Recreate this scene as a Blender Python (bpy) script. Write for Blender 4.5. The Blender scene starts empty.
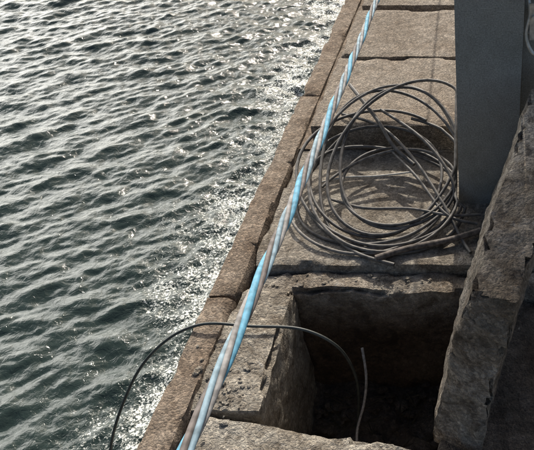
import bpy, bmesh, math, random
import numpy as np
from mathutils import Vector, noise
random.seed(7); rng=np.random.default_rng(5)
SC=bpy.context.scene
def R(a): return math.radians(a)
# ---------------------------------------------------------------- materials
def newmat(name):
    m=bpy.data.materials.new(name); m.use_nodes=True
    nt=m.node_tree; return m,nt,nt.nodes['Principled BSDF']
def N(nt,t,**k):
    n=nt.nodes.new(t)
    for a,b in k.items():
        if a in n.inputs: n.inputs[a].default_value=b
        else: setattr(n,a,b)
    return n
def ramp(nt,src,stops):
    r=nt.nodes.new('ShaderNodeValToRGB'); e=r.color_ramp.elements
    while len(e)<len(stops): e.new(0.5)
    for i,(p,c) in enumerate(stops):
        e[i].position=p; e[i].color=(c if len(c)==4 else (*c,1))
    nt.links.new(src,r.inputs['Fac']); return r
def mix(nt,f,a,b,mode='MIX'):
    m=nt.nodes.new('ShaderNodeMixRGB'); m.blend_type=mode
    for s,v in ((0,f),(1,a),(2,b)):
        if hasattr(v,'links') or hasattr(v,'is_linked'): nt.links.new(v,m.inputs[s])
        else: m.inputs[s].default_value = v if s==0 else (*v,1)
    return m.outputs[0]
def concrete(name,c1,c2,stain,agg=70,aggmix=.45,bump=.5,rough=.9,stainpos=(.42,.66),dist=.012,pit_shade=None,dirt=.5,bloom=.6):
    m,nt,b=newmat(name); L=nt.links
    tc=N(nt,'ShaderNodeTexCoord').outputs['Object']
    def noi(s,d=6,r=.6,di=0):
        n=N(nt,'ShaderNodeTexNoise',Scale=s,Detail=d,Roughness=r,Distortion=di); L.new(tc,n.inputs['Vector']); return n.outputs['Fac']
    big=noi(2.3,8,.65); med=noi(14,6,.65); fine=noi(120,3,.6)
    base=ramp(nt,med,[(.3,c1),(.7,c2)]).outputs[0]
    v=N(nt,'ShaderNodeTexVoronoi',Scale=agg); L.new(tc,v.inputs['Vector'])
    hs=N(nt,'ShaderNodeSeparateColor'); L.new(v.outputs['Color'],hs.inputs[0])
    peb=ramp(nt,hs.outputs[0],[(0,(.30,.28,.25)),(.45,(.75,.7,.63)),(.8,(1.15,1.1,1.0)),(1,(1.8,1.7,1.55))]).outputs[0]
    base=mix(nt,1.0,base,mix(nt,aggmix,(1,1,1),peb),'MULTIPLY')
    fr=ramp(nt,fine,[(.3,(.6,.6,.6)),(.7,(1.3,1.3,1.3))]).outputs[0]
    base=mix(nt,.85,base,fr,'MULTIPLY')
    st=ramp(nt,big,[(stainpos[0],(0,0,0)),(stainpos[1],(1,1,1))]).outputs[0]
    base=mix(nt,st,base,mix(nt,1.0,base,stain,'MULTIPLY'))
    # blotchy dirt / lichen patches and pale lime bloom
    dn=noi(6.5,9,.72,.8)
    dr=ramp(nt,dn,[(.48,(1,1,1)),(.60,(.45,.41,.37))]).outputs[0]
    base=mix(nt,dirt,base,dr,'MULTIPLY')
    pn=noi(9.0,7,.7,.3)
    pr=ramp(nt,pn,[(.60,(0,0,0)),(.72,(bloom,)*3)]).outputs[0]
    base=mix(nt,pr,base,(.50,.47,.42))
    if pit_shade:  # shade of the pit painted into the base colour, darker downwards
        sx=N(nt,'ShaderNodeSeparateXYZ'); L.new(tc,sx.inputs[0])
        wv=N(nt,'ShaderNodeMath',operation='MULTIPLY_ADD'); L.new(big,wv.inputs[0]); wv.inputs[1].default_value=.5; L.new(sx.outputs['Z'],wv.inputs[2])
        mp=N(nt,'ShaderNodeMapRange'); L.new(wv.outputs[0],mp.inputs['Value']); mp.inputs['From Min'].default_value=pit_shade[0]; mp.inputs['From Max'].default_value=pit_shade[1]
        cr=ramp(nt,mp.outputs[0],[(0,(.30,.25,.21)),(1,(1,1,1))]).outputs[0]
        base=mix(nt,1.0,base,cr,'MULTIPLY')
    L.new(base,b.inputs['Base Color']); b.inputs['Roughness'].default_value=rough
    b.inputs['Specular IOR Level'].default_value=.3
    a1=N(nt,'ShaderNodeMath',operation='MULTIPLY'); L.new(v.outputs['Distance'],a1.inputs[0]); a1.inputs[1].default_value=-.5
    a2=N(nt,'ShaderNodeMath',operation='ADD'); L.new(a1.outputs[0],a2.inputs[0]); L.new(fine,a2.inputs[1])
    a3=N(nt,'ShaderNodeMath',operation='MULTIPLY_ADD'); L.new(med,a3.inputs[0]); a3.inputs[1].default_value=2.2; L.new(a2.outputs[0],a3.inputs[2])
    bp=N(nt,'ShaderNodeBump',Strength=bump,Distance=dist); L.new(a3.outputs[0],bp.inputs['Height'])
    L.new(bp.outputs[0],b.inputs['Normal']); return m
M_deck=concrete('deck_concrete',(.22,.19,.155),(.34,.30,.255),(.7,.65,.6),agg=105,aggmix=.65,bump=.6,dirt=.45,bloom=.25)
M_bay=concrete('bay_concrete',(.25,.225,.19),(.39,.36,.31),(.55,.51,.47),agg=70,aggmix=.45,bump=.65,dirt=.7)
M_kerb=concrete('kerb_concrete',(.19,.15,.115),(.31,.26,.21),(.65,.58,.52),agg=85,aggmix=.6,bump=.65,dirt=.7,bloom=.3)
M_rim=concrete('rim_concrete',(.33,.30,.255),(.48,.45,.39),(.55,.5,.45),agg=55,aggmix=.45,bump=.9,dist=.018,dirt=.85)
M_pit=concrete('pit_wall_concrete',(.30,.27,.23),(.44,.40,.34),(.55,.49,.43),agg=55,aggmix=.35,bump=.9,dist=.018,pit_shade=(-.15,.18),dirt=.8)
M_wall=concrete('wall_concrete',(.30,.27,.225),(.46,.42,.37),(.5,.45,.39),agg=60,aggmix=.5,bump=1,dist=.022,dirt=.9)
M_post=concrete('post_concrete',(.29,.285,.26),(.33,.325,.295),(.85,.85,.82),agg=200,aggmix=.08,bump=.1,rough=.6,dirt=.15,bloom=.1)
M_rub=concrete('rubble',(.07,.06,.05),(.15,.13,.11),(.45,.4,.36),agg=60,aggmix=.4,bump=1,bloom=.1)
def plain(name,col,rough=.5,metal=0,var=.25,scale=30,spec=.5,bump=.1):
    m,nt,b=newmat(name); tc=N(nt,'ShaderNodeTexCoord').outputs['Object']
    n=N(nt,'ShaderNodeTexNoise',Scale=scale,Detail=5); nt.links.new(tc,n.inputs['Vector'])
    lo=tuple(c*(1-var) for c in col); hi=tuple(min(1,c*(1+var)) for c in col)
    r=ramp(nt,n.outputs['Fac'],[(.35,lo),(.65,hi)]); nt.links.new(r.outputs[0],b.inputs['Base Color'])
    b.inputs['Roughness'].default_value=rough; b.inputs['Metallic'].default_value=metal
    b.inputs['Specular IOR Level'].default_value=spec
    bp=N(nt,'ShaderNodeBump',Strength=bump,Distance=.003); nt.links.new(n.outputs['Fac'],bp.inputs['Height']); nt.links.new(bp.outputs[0],b.inputs['Normal'])
    return m
M_blue=plain('blue_insulation',(.12,.32,.44),.62,scale=70,var=.3,spec=.25)
M_blue2=plain('faded_blue_insulation',(.22,.31,.36),.62,scale=70,var=.3,spec=.25)
M_grey=plain('grey_insulation',(.25,.24,.23),.62,scale=70,var=.35,spec=.25)
M_taupe=plain('taupe_insulation',(.14,.12,.11),.62,scale=70,var=.35,spec=.25)
M_hose=plain('hose_rubber',(.090,.082,.072),.55,scale=25,var=.45,spec=.4)
M_hose2=plain('hose_rubber_dusty',(.14,.128,.112),.6,scale=25,var=.45,spec=.35)
M_rod=plain('weathered_rod',(.12,.10,.085),.75,scale=40,var=.5,spec=.3,bump=.4)
M_blk=plain('black_cable_sheath',(.045,.05,.045),.5)
M_litter=plain('dark_litter',(.05,.045,.035),.9,spec=.1)
M_stick=plain('dry_stick',(.45,.42,.36),.7)
M_metal=plain('galvanised_steel',(.55,.53,.48),.45,.6)
# ---------------------------------------------------------------- helpers
def finish(bm,name,mat,sharp=.65):
    bm.normal_update()
    for f in bm.faces: f.smooth=True
    for e in bm.edges:
        if len(e.link_faces)==2: e.smooth = e.calc_face_angle(0)<sharp
    me=bpy.data.meshes.new(name); bm.to_mesh(me); bm.free()
    me.materials.append(mat); o=bpy.data.objects.new(name,me); SC.collection.objects.link(o); return o
def block(name,top,bot,mat,cell=.05,zdeep=-1.1,amp=.006,chip=.03,seed=0):
    """top/bot : 4 xyz corners each (ccw). Finely cut and weathered."""
    bm=bmesh.new()
    a=[bm.verts.new(p) for p in top]; b=[bm.verts.new(p) for p in bot]
    bm.faces.new(a); bm.faces.new(b[::-1])
    for i in range(4):
        j=(i+1)%4; bm.faces.new((a[j],a[i],b[i],b[j]))
    bmesh.ops.recalc_face_normals(bm,faces=bm.faces)
    P=list(top)+list(bot)
    for ax in range(3):
        lo=min(p[ax] for p in P); hi=max(p[ax] for p in P)
        if ax==2: lo=max(lo,zdeep)
        n=int((hi-lo)/cell)
        if n<1: continue
        for k in range(1,n):
            c=[0,0,0]; c[ax]=hi-(hi-lo)*k/n if ax==2 else lo+(hi-lo)*k/n
            nn=[0,0,0]; nn[ax]=1
            bmesh.ops.bisect_plane(bm,geom=bm.verts[:]+bm.edges[:]+bm.faces[:],plane_co=c,plane_no=nn)
    bm.normal_update()
    edgev=set()
    for e in bm.edges:
        if len(e.link_faces)==2 and e.calc_face_angle(0)>.8: edgev.update(e.verts)
    s=Vector((seed*3.1,seed*1.7,seed*.9)); mv=[]
    for v in bm.verts:
        d=noise.noise_vector(v.co*3+s)*amp*1.2+noise.noise_vector(v.co*14+s)*amp*.7
        if v in edgev:
            q=noise.noise(v.co*5+s)+.6*noise.noise(v.co*16+s)
            d-=v.normal*(.006+chip*max(0,q)*1.4)
        mv.append((v,d))
    for v,d in mv: v.co+=d
    return finish(bm,name,mat)
def rect(name,x0,x1,y0,y1,zt,zb,mat,**k):
    return block(name,[(x0[0] if isinstance(x0,tuple) else x0,y0,zt),(x1,y0,zt),(x1,y1,zt),(x0[1] if isinstance(x0,tuple) else x0,y1,zt)],
                 [(x0[0] if isinstance(x0,tuple) else x0,y0,zb),(x1,y0,zb),(x1,y1,zb),(x0[1] if isinstance(x0,tuple) else x0,y1,zb)],mat,**k)
def smoothpts(pts,sub=10):
    out=[]; P=[Vector(p) for p in pts]; n=len(P)
    for i in range(n-1):
        p0=P[max(i-1,0)];p1=P[i];p2=P[i+1];p3=P[min(i+2,n-1)]
        for k in range(sub):
            t=k/sub
            out.append(.5*((2*p1)+(p2-p0)*t+(2*p0-5*p1+4*p2-p3)*t*t+(3*p1-p0-3*p2+p3)*t**3))
    out.append(P[-1]); return out
def tube(name,pts,r,mat,res=4):
    cu=bpy.data.curves.new(name,'CURVE'); cu.dimensions='3D'; cu.bevel_depth=r; cu.bevel_resolution=res; cu.use_fill_caps=True
    sp=cu.splines.new('POLY'); sp.points.add(len(pts)-1)
    for i,p in enumerate(pts): sp.points[i].co=(*p,1)
    sp.use_smooth=True
    o=bpy.data.objects.new(name,cu); SC.collection.objects.link(o)
    dg=bpy.context.evaluated_depsgraph_get(); me=bpy.data.meshes.new_from_object(o.evaluated_get(dg))
    bpy.data.objects.remove(o); o=bpy.data.objects.new(name,me); me.materials.clear(); me.materials.append(mat)
    for p in me.polygons: p.use_smooth=True
    SC.collection.objects.link(o); return o
def empty(name,kids):
    e=bpy.data.objects.new(name,None); SC.collection.objects.link(e)
    for k in kids: k.parent=e
    return e
def E(y): return -1.617+(y-1.79)*.0530      # water-side edge of the quay
# ---------------------------------------------------------------- quay
K=[]
ys=[-4,-1.4,1.0,2.72,4.9,7.0,9.5,12,16,22]
for i in range(len(ys)-1):
    a,b=ys[i]+.004,ys[i+1]-.004
    K.append(block('edge_strip_%d'%i,[(E(a),a,.02),(E(a)+.16,a,.02),(E(b)+.16,b,.02),(E(b),b,.02)],
      [(E(a),a,-4),(E(a)+.16,a,-4),(E(b)+.16,b,-4),(E(b),b,-4)],M_kerb,cell=.04 if b<8 else .2,zdeep=-.2,amp=.005,chip=.028,seed=i))
def inner(y): return E(y)+.170
def up(y): return E(y)+.27
K.append(rect('pit_side_wall',(inner(1.0),inner(2.815)),-1.10,1.985,2.815,-.01,-4,M_rim,cell=.03,amp=.012,chip=.065,seed=11))
K.append(rect('bay_floor',(inner(2.99),inner(4.18)),3.0,2.99,4.18,0,-4,M_bay,cell=.04,amp=.009,chip=.05,seed=12))
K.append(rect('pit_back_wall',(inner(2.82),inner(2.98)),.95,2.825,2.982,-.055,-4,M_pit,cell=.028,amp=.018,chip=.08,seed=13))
K.append(block('front_block',[(inner(.5),.3,-.02),(.6,.3,-.02),(.6,1.62,-.02),(inner(1.97),1.975,-.02)],
   [(inner(.5),.3,-4),(.6,.3,-4),(.6,1.62,-4),(inner(1.97),1.975,-4)],M_rim,cell=.035,amp=.014,chip=.07,seed=14))
K.append(rect('front_deck',(inner(-4),inner(.29)),4.0,-4,.29,0,-4,M_deck,cell=.2,zdeep=-.1,seed=15))
K.append(block('pit_right_block',[(-.23,1.78,-.12),(4.0,1.2,-.3),(4.0,2.815,-.3),(.02,2.815,-.12)],
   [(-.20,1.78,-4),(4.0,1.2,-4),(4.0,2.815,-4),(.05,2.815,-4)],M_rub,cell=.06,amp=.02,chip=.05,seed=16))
K.append(rect('step_verge',(inner(4.19),inner(22)),-.75,4.19,22,.0,-4,M_kerb,cell=.15,zdeep=-.1,amp=.004,chip=.01,seed=33))
K.append(rect('upper_panel_a',(up(4.19),up(5.19)),4.0,4.19,5.19,.2,-.5,M_deck,cell=.045,zdeep=-.1,amp=.006,chip=.035,seed=17))
K.append(rect('upper_panel_b',(up(5.2),up(6.08)),4.0,5.198,6.08,.205,-.5,M_deck,cell=.045,zdeep=-.1,amp=.006,chip=.035,seed=18))
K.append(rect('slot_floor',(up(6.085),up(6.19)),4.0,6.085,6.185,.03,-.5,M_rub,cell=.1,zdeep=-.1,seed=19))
K.append(rect('upper_panel_c',(up(6.19),up(8)),4.0,6.19,8.0,.2,-.5,M_deck,cell=.08,zdeep=-.1,amp=.004,chip=.02,seed=20))
K.append(rect('upper_panel_d',(up(8),up(22)),4.0,8.02,22,.2,-.5,M_deck,cell=.3,zdeep=-.1,amp=.005,seed=21))
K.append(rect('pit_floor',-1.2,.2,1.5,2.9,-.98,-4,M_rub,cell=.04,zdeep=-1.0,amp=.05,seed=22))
empty('concrete_quay',K)
def stones(name,spec,mat):
    bm=bmesh.new()
    for (x,y,z,r) in spec:
        res=bmesh.ops.create_icosphere(bm,subdivisions=2,radius=r)
        sx,sy,sz=random.uniform(.7,1.4),random.uniform(.7,1.3),random.uniform(.3,.7); o=Vector((random.random()*50,random.random()*50,3))
        for v in res['verts']:
            c=v.co.copy(); c*=1+.6*noise.noise(c/r*1.6+o); v.co=Vector((c.x*sx+x,c.y*sy+y,c.z*sz+z))
    return finish(bm,name,mat,.4)
sp=[(random.uniform(-1.05,0),random.uniform(1.8,2.8),-.97+random.uniform(0,.03),random.uniform(.01,.05)) for _ in range(170)]
stones('pit_rubble',sp,M_rub)
bm=bmesh.new()
for _ in range(60):
    c=Vector((random.uniform(-1.0,-.15),random.uniform(1.95,2.7),-.93)); a=random.uniform(0,3.14); l=random.uniform(.03,.12); t=random.uniform(.002,.006)
    u=Vector((math.cos(a),math.sin(a),random.uniform(-.15,.35)))*l; n=Vector((-math.sin(a),math.cos(a),0))*t; z=Vector((0,0,t))
    vs=[bm.verts.new(c+q) for q in (-u-n,-u+n,-u+z*2,u-n,u+n,u+z*2)]
    for f in ((0,1,2),(3,5,4),(0,3,4,1),(1,4,5,2),(2,5,3,0)): bm.faces.new([vs[k] for k in f])
finish(bm,'pit_litter',M_litter)
sp=[]
for _ in range(110):
    y=random.gauss(2.15,.16); x=random.gauss(-1.32,.07)
    if x<E(y)+.05 or x>-1.12 or y>2.8: continue
    sp.append((x,y,-.008 if x>inner(y) else .022,random.choice([.004,.005,.006,.009,.016])))
for _ in range(40): sp.append((random.uniform(-1.3,-.3),random.uniform(2.85,2.97),-.05,random.uniform(.004,.012)))
for _ in range(80): sp.append((random.uniform(-1.3,-.2),random.uniform(3.05,4.15),.003,random.uniform(.002,.006)))
for _ in range(160): sp.append((random.uniform(.1,.9),random.uniform(1.3,2.7),-.2+random.uniform(-.05,.05),random.uniform(.01,.06)))
stones('loose_stones',sp,M_rim)
# ---------------------------------------------------------------- leaning parapet wall
w=block('leaning_concrete_wall',
  [(-.06,1.92,.90),(.14,1.86,.92),(.60,3.48,1.02),(.33,3.53,1.0)],
  [(-.26,1.93,-.20),(-.02,1.80,-.20),(.36,3.48,-.20),(.0,3.53,-.20)],M_wall,cell=.026,amp=.022,chip=.085,seed=31)
# ---------------------------------------------------------------- post
p1=block('shaft',[(-.146,3.57,2.7),(.24,3.57,2.7),(.24,3.95,2.7),(-.146,3.95,2.7)],[(-.146,3.57,-.02),(.24,3.57,-.02),(.24,3.95,-.02),(-.146,3.95,-.02)],M_post,cell=.3,amp=.001,chip=.003)
p2=block('rear_rib',[(.243,3.72,2.68),(.5,3.72,2.68),(.5,3.95,2.68),(.243,3.95,2.68)],[(.243,3.72,-.02),(.5,3.72,-.02),(.5,3.95,-.02),(.243,3.95,-.02)],M_post,cell=.3,amp=.001,chip=.003)
p3=block('cap',[(-.18,3.53,2.78),(.54,3.53,2.78),(.54,3.99,2.78),(-.18,3.99,2.78)],[(-.18,3.53,2.702),(.54,3.53,2.702),(.54,3.99,2.702),(-.18,3.99,2.702)],M_post,cell=.3,amp=.001,chip=.003)
empty('concrete_post',[p1,p2,p3])
b1=tube('hook_rod',smoothpts([(.25,3.66,1.42),(.27,3.62,1.32),(.25,3.6,1.2),(.29,3.58,1.1),(.36,3.57,1.08)]),.011,M_metal)
b2=block('strap',[(.26,3.60,1.38),(.33,3.60,1.38),(.33,3.615,1.38),(.26,3.615,1.38)],[(.27,3.60,1.16),(.31,3.60,1.16),(.31,3.615,1.16),(.27,3.615,1.16)],M_metal,cell=.1,amp=0,chip=0)
b3=tube('bolt',[(.29,3.72,1.3),(.29,3.585,1.3)],.012,M_metal)
b4=tube('stay',[(.245,3.7,1.17),(.5,3.62,1.12)],.009,M_metal)
empty('cable_bracket',[b1,b2,b3,b4])
# ---------------------------------------------------------------- twisted aerial cable
def cl(y):
    t=(y-.41)/1.67
    return Vector((-.325, y, 2.30-.23*t+ .035*(t*t-t)))
kids=[]
for k,(nm,m,r) in enumerate((('blue_strand',M_blue,.0052),('grey_strand',M_grey,.0042),('faded_blue_strand',M_blue2,.0040),('dark_strand',M_taupe,.0042))):
    pts=[]; y=-3.0; rr=.0053
    while y<14:
        a=2*math.pi*(y/.31+.2*noise.noise(Vector((y*2,0,0))))+k*math.pi/2+.9
        c=cl(y) if y<6 else cl(6)+Vector((0,y-6,-.02*(y-6)))
        pts.append(c+Vector((math.cos(a)*rr,0,math.sin(a)*rr))); y+=.0125
    kids.append(tube(nm,pts,r,m,4))
empty('twisted_aerial_cable',kids)
# ---------------------------------------------------------------- coiled hose
def clampx(v):
    if v.y>3.45 and v.x>-.165: v.x=-.165
    return v
def coil(turns,r,seed,steps=72,ph=1.0):
    pts=[]; n=len(turns)
    for i in range((n-1)*steps+1):
        f=i/steps; j=min(int(f),n-2); t=f-j; t=t*t*(3-2*t)
        A=turns[j];B=turns[j+1]; q=[A[k]*(1-t)+B[k]*t for k in range(7)]
        th=2*math.pi*f+ph
        x=q[2]*math.cos(th); y=q[3]*math.sin(th)
        x*=1+.12*noise.noise(Vector((f*2.6,seed,0))); y*=1+.12*noise.noise(Vector((f*2.3,seed,5)))
        cr,sr=math.cos(q[4]),math.sin(q[4])
        X=q[0]+.02+x*cr-y*sr; Y=q[1]+x*sr+y*cr
        z=max(r+.004,r+q[6]+q[5]*(Y-3.3)+.02*noise.noise(Vector((f*4,seed,9))))
        if Y>4.12: z=max(z,.2+r+.01)
        pts.append(clampx(Vector((X,Y,z))))
    return pts
A=coil([(-.72,3.70,.58,.60,0,.25,.0),(-.58,3.72,.44,.66,.5,.36,.02),(-.72,3.58,.56,.44,-.1,.10,.03),(-.52,3.80,.36,.56,-.5,.46,.04),
            (-.78,3.66,.50,.46,.5,.22,.05),(-.56,3.55,.42,.44,-.5,.08,.05),(-.50,3.86,.34,.46,.3,.38,.06),(-.70,3.7,.60,.54,.3,.20,.03)],.011,1)
h1=tube('hose_coil_a',A,.011,M_hose)
B=coil([(-.78,3.56,.50,.46,.5,.05,.02),(-.62,3.74,.52,.66,-.3,.3,.08),(-.64,3.5,.46,.40,.4,.12,.07)],.010,4,ph=2.4)
h2=tube('hose_coil_b',B,.010,M_hose2)
h3b=tube('hose_thick_bend',smoothpts([(-.52,2.98,.015),(-.75,3.07,.022),(-.95,3.25,.02),(-1.1,3.45,.02)]),.012,M_hose)
h4=tube('hose_upper_end',smoothpts([(-.96,4.52,.34),(-.86,4.35,.33),(-.72,4.15,.27),(-.6,3.95,.2),(-.45,3.8,.15)]),.014,M_hose)
h5=tube('hose_trailing',smoothpts([(-.95,4.1,.2),(-1.1,3.9,.12),(-1.22,3.6,.03),(-1.1,3.3,.015),(-.8,3.16,.015),(-.45,3.2,.05),(-.2,3.45,.1),(-.2,3.62,.2),(-.4,3.9,.3),(-.7,4.2,.33)]),.011,M_hose)
h6=tube('hose_cross',smoothpts([(-1.0,4.3,.23),(-.7,4.12,.24),(-.45,3.8,.2),(-.25,3.45,.12),(-.12,3.2,.03),(-.06,3.08,.02)]),.011,M_hose)
h7=tube('hose_loose_end',smoothpts([(-1.0,3.55,.06),(-.75,3.42,.09),(-.45,3.40,.10),(-.2,3.36,.08),(.0,3.40,.05)]),.0095,M_hose2)
h8=tube('hose_loose_end_b',smoothpts([(-.62,3.95,.16),(-.42,3.66,.15),(-.22,3.36,.09),(-.02,3.30,.06)]),.010,M_hose)
empty('coiled_hose',[h1,h2,h3b,h4,h5,h6,h7,h8])
tube('cable_end_rod',smoothpts([(-.635,3.02,.03),(-.45,3.10,.035),(-.2,3.17,.04),(.0,3.26,.04)]),.020,M_rod)
tube('dry_stick',smoothpts([(-1.08,3.68,.09),(-.9,3.70,.12),(-.7,3.70,.13),(-.45,3.72,.15)]),.006,M_stick)
tube('black_cable',smoothpts([(-2.5,2.1,-3.3),(-2.45,2.15,-2.2),(-2.36,2.25,-1.4),(-2.275,2.287,-.9),(-2.03,2.41,-.4),(-1.784,2.464,-.1),(-1.527,2.48,.055),(-1.256,2.49,.03),(-.987,2.486,.01),(-.81,2.464,-.1),(-.748,2.49,-.35),(-.74,2.48,-.6),(-.78,2.43,-.92)]),.0085,M_blk)
tube('grey_wire',smoothpts([(-.70,2.60,-.30),(-.68,2.50,-.45),(-.70,2.42,-.6),(-.74,2.3,-.72),(-.72,2.15,-.82),(-.66,2.0,-.93)]),.008,M_grey)
# ---------------------------------------------------------------- water
def axis(lo,hi,step,ext,g=1.12):
    a=list(np.arange(lo,hi,step)); s=step; x=a[-1]
    while x<ext[1]: s*=g; x+=s; a.append(x)
    s=step; x=a[0]; pre=[]
    while x>ext[0]: s*=g; x-=s; pre.append(x)
    return np.array(pre[::-1]+a)
xs=axis(-11.5,-1.2,.026,(-1500,1500)); yy=axis(1.0,15.5,.026,(-1500,1500))
X,Y=np.meshgrid(xs,yy); Z=np.zeros_like(X)
fade=1/(1+((np.maximum(0,-11.5-X)+np.maximum(0,X+1.2)+np.maximum(0,Y-15.5)+np.maximum(0,1-Y))/1.5)**2)
d=np.clip((E(Y)-X),0,99)
d2=d+.22*np.sin(Y*1.7)+.15*np.sin(Y*4.1+1)+.12*np.sin(X*5+Y*2)+.08*np.sin(Y*9+X*3)
chop=np.clip((3.0-d2)/1.5,0,1); chop=chop*chop*(3-2*chop)
for i in range(110):
    lam=10**rng.uniform(-1.0,-.15); k=2*math.pi/lam
    th=rng.normal(math.pi/2+.35,.62); amp=.0042*lam**1.0*(.5+rng.random())
    ph=rng.uniform(0,6.28)
    arg=k*(X*math.cos(th)+Y*math.sin(th))+ph
    mod=1+.6*np.sin(.6*X*rng.uniform(.5,2.5)+.5*Y*rng.uniform(.5,2.5)+rng.uniform(0,6))
    Z+=amp*mod*np.sin(arg+.6*np.sin(arg*.37+ph))
for i in range(60):
    lam=10**rng.uniform(-1.0,-.3); k=2*math.pi/lam; th=rng.uniform(0,6.28)
    Z+=chop*.0070*lam*np.sin(k*(X*math.cos(th)+Y*math.sin(th))+rng.uniform(0,6.28))*(1+.5*np.sin(X*rng.uniform(1,4)+Y*rng.uniform(1,4)))
Z=Z*fade-3.0
ny,nx=X.shape
co=np.stack([X,Y,Z],-1).reshape(-1,3)
idx=np.arange(nx*ny).reshape(ny,nx)
q=np.stack([idx[:-1,:-1],idx[:-1,1:],idx[1:,1:],idx[1:,:-1]],-1).reshape(-1,4)
me=bpy.data.meshes.new('water'); me.vertices.add(len(co)); me.vertices.foreach_set('co',co.ravel())
me.loops.add(q.size); me.loops.foreach_set('vertex_index',q.ravel().astype(np.int32))
me.polygons.add(len(q)); me.polygons.foreach_set('loop_start',np.arange(0,q.size,4,dtype=np.int32)); me.polygons.foreach_set('loop_total',np.full(len(q),4,dtype=np.int32))
me.polygons.foreach_set('use_smooth',np.ones(len(q),dtype=bool)); me.update(); me.validate()
at=me.attributes.new('chop','FLOAT','POINT'); at.data.foreach_set('value',(chop*fade).ravel().astype(np.float32))
m,nt,b=newmat('water'); L=nt.links
b.inputs['Roughness'].default_value=.09; b.inputs['IOR'].default_value=1.34; b.inputs['Specular IOR Level'].default_value=.65
tc=N(nt,'ShaderNodeTexCoord').outputs['Object']
n1=N(nt,'ShaderNodeTexNoise',Scale=14,Detail=5,Roughness=.55,Distortion=.6); L.new(tc,n1.inputs['Vector'])
ca=N(nt,'ShaderNodeAttribute',attribute_name='chop')
dm=N(nt,'ShaderNodeMath',operation='MULTIPLY_ADD'); L.new(ca.outputs['Fac'],dm.inputs[0]); dm.inputs[1].default_value=.02; dm.inputs[2].default_value=.016
bp=N(nt,'ShaderNodeBump',Strength=.75); L.new(dm.outputs[0],bp.inputs['Distance']); L.new(n1.outputs['Fac'],bp.inputs['Height']); L.new(bp.outputs[0],b.inputs['Normal'])
# sun glitter along the wall, painted into the water colour as pale flecks
f1=N(nt,'ShaderNodeTexNoise',Scale=34,Detail=4,Roughness=.65,Distortion=.8); L.new(tc,f1.inputs['Vector'])
f2=N(nt,'ShaderNodeTexNoise',Scale=2.4,Detail=6,Roughness=.65); L.new(tc,f2.inputs['Vector'])
s1=N(nt,'ShaderNodeMath',operation='MULTIPLY_ADD'); L.new(ca.outputs['Fac'],s1.inputs[0]); s1.inputs[1].default_value=.22; L.new(f1.outputs['Fac'],s1.inputs[2])
s2=N(nt,'ShaderNodeMath',operation='MULTIPLY_ADD'); L.new(f2.outputs['Fac'],s2.inputs[0]); s2.inputs[1].default_value=.42; L.new(s1.outputs[0],s2.inputs[2])
glint=ramp(nt,s2.outputs[0],[(.915,(0,0,0)),(.985,(1,1,1))]).outputs[0]
glint_mask=mix(nt,1.0,glint,ramp(nt,ca.outputs['Fac'],[(.03,(0,0,0)),(.5,(1,1,1))]).outputs[0],'MULTIPLY')
L.new(mix(nt,glint_mask,(.026,.041,.035),(.78,.79,.72)),b.inputs['Base Color'])
me.materials.append(m); wo=bpy.data.objects.new('water',me); SC.collection.objects.link(wo)
# ---------------------------------------------------------------- light
EL,AZ=R(36),R(1.5)
def dirv(el,az): return Vector((math.sin(az)*math.cos(el),math.cos(az)*math.cos(el),math.sin(el)))
s=dirv(EL,AZ)
li=bpy.data.lights.new('sun','SUN'); li.energy=5; li.angle=R(.5); li.color=(1,.94,.85)
lo=bpy.data.objects.new('sun',li); lo.rotation_euler=s.to_track_quat('Z','Y').to_euler(); SC.collection.objects.link(lo)
W=bpy.data.worlds.new('World'); SC.world=W; W.use_nodes=True; nt=W.node_tree; L=nt.links
sk=nt.nodes.new('ShaderNodeTexSky'); sk.sky_type='NISHITA'; sk.sun_disc=False; sk.sun_elevation=EL; sk.sun_rotation=AZ; sk.dust_density=4
# bright low patch added to the unseen sky, left of the sun, lightens water
tc=nt.nodes.new('ShaderNodeTexCoord'); g=tc.outputs['Generated']
dp=N(nt,'ShaderNodeVectorMath',operation='DOT_PRODUCT'); L.new(g,dp.inputs[0]); dp.inputs[1].default_value=dirv(R(14),R(-46))
nz=N(nt,'ShaderNodeTexNoise',Scale=4,Detail=6,Roughness=.6); L.new(g,nz.inputs['Vector'])
ad=N(nt,'ShaderNodeMath',operation='MULTIPLY_ADD'); L.new(nz.outputs['Fac'],ad.inputs[0]); ad.inputs[1].default_value=.12; L.new(dp.outputs['Value'],ad.inputs[2])
cr=ramp(nt,ad.outputs[0],[(.955,(0,0,0)),(1.03,(1,.97,.9))])
mm=N(nt,'ShaderNodeVectorMath',operation='SCALE'); L.new(cr.outputs[0],mm.inputs[0]); mm.inputs['Scale'].default_value=46
aa=N(nt,'ShaderNodeVectorMath',operation='ADD'); L.new(sk.outputs[0],aa.inputs[0]); L.new(mm.outputs[0],aa.inputs[1])
L.new(aa.outputs[0],nt.nodes['Background'].inputs[0]); nt.nodes['Background'].inputs[1].default_value=.115
SC.view_settings.view_transform='Standard'; SC.view_settings.look='None'; SC.view_settings.exposure=0
# ---------------------------------------------------------------- camera
cam=bpy.data.cameras.new('camera'); cam.lens=36*700/534; cam.sensor_width=36; cam.shift_x=-.4; cam.clip_end=5000; cam.clip_start=.05
co=bpy.data.objects.new('camera',cam); co.location=(0,0,3); co.rotation_euler=(R(90-41.8),0,0); SC.collection.objects.link(co); SC.camera=co
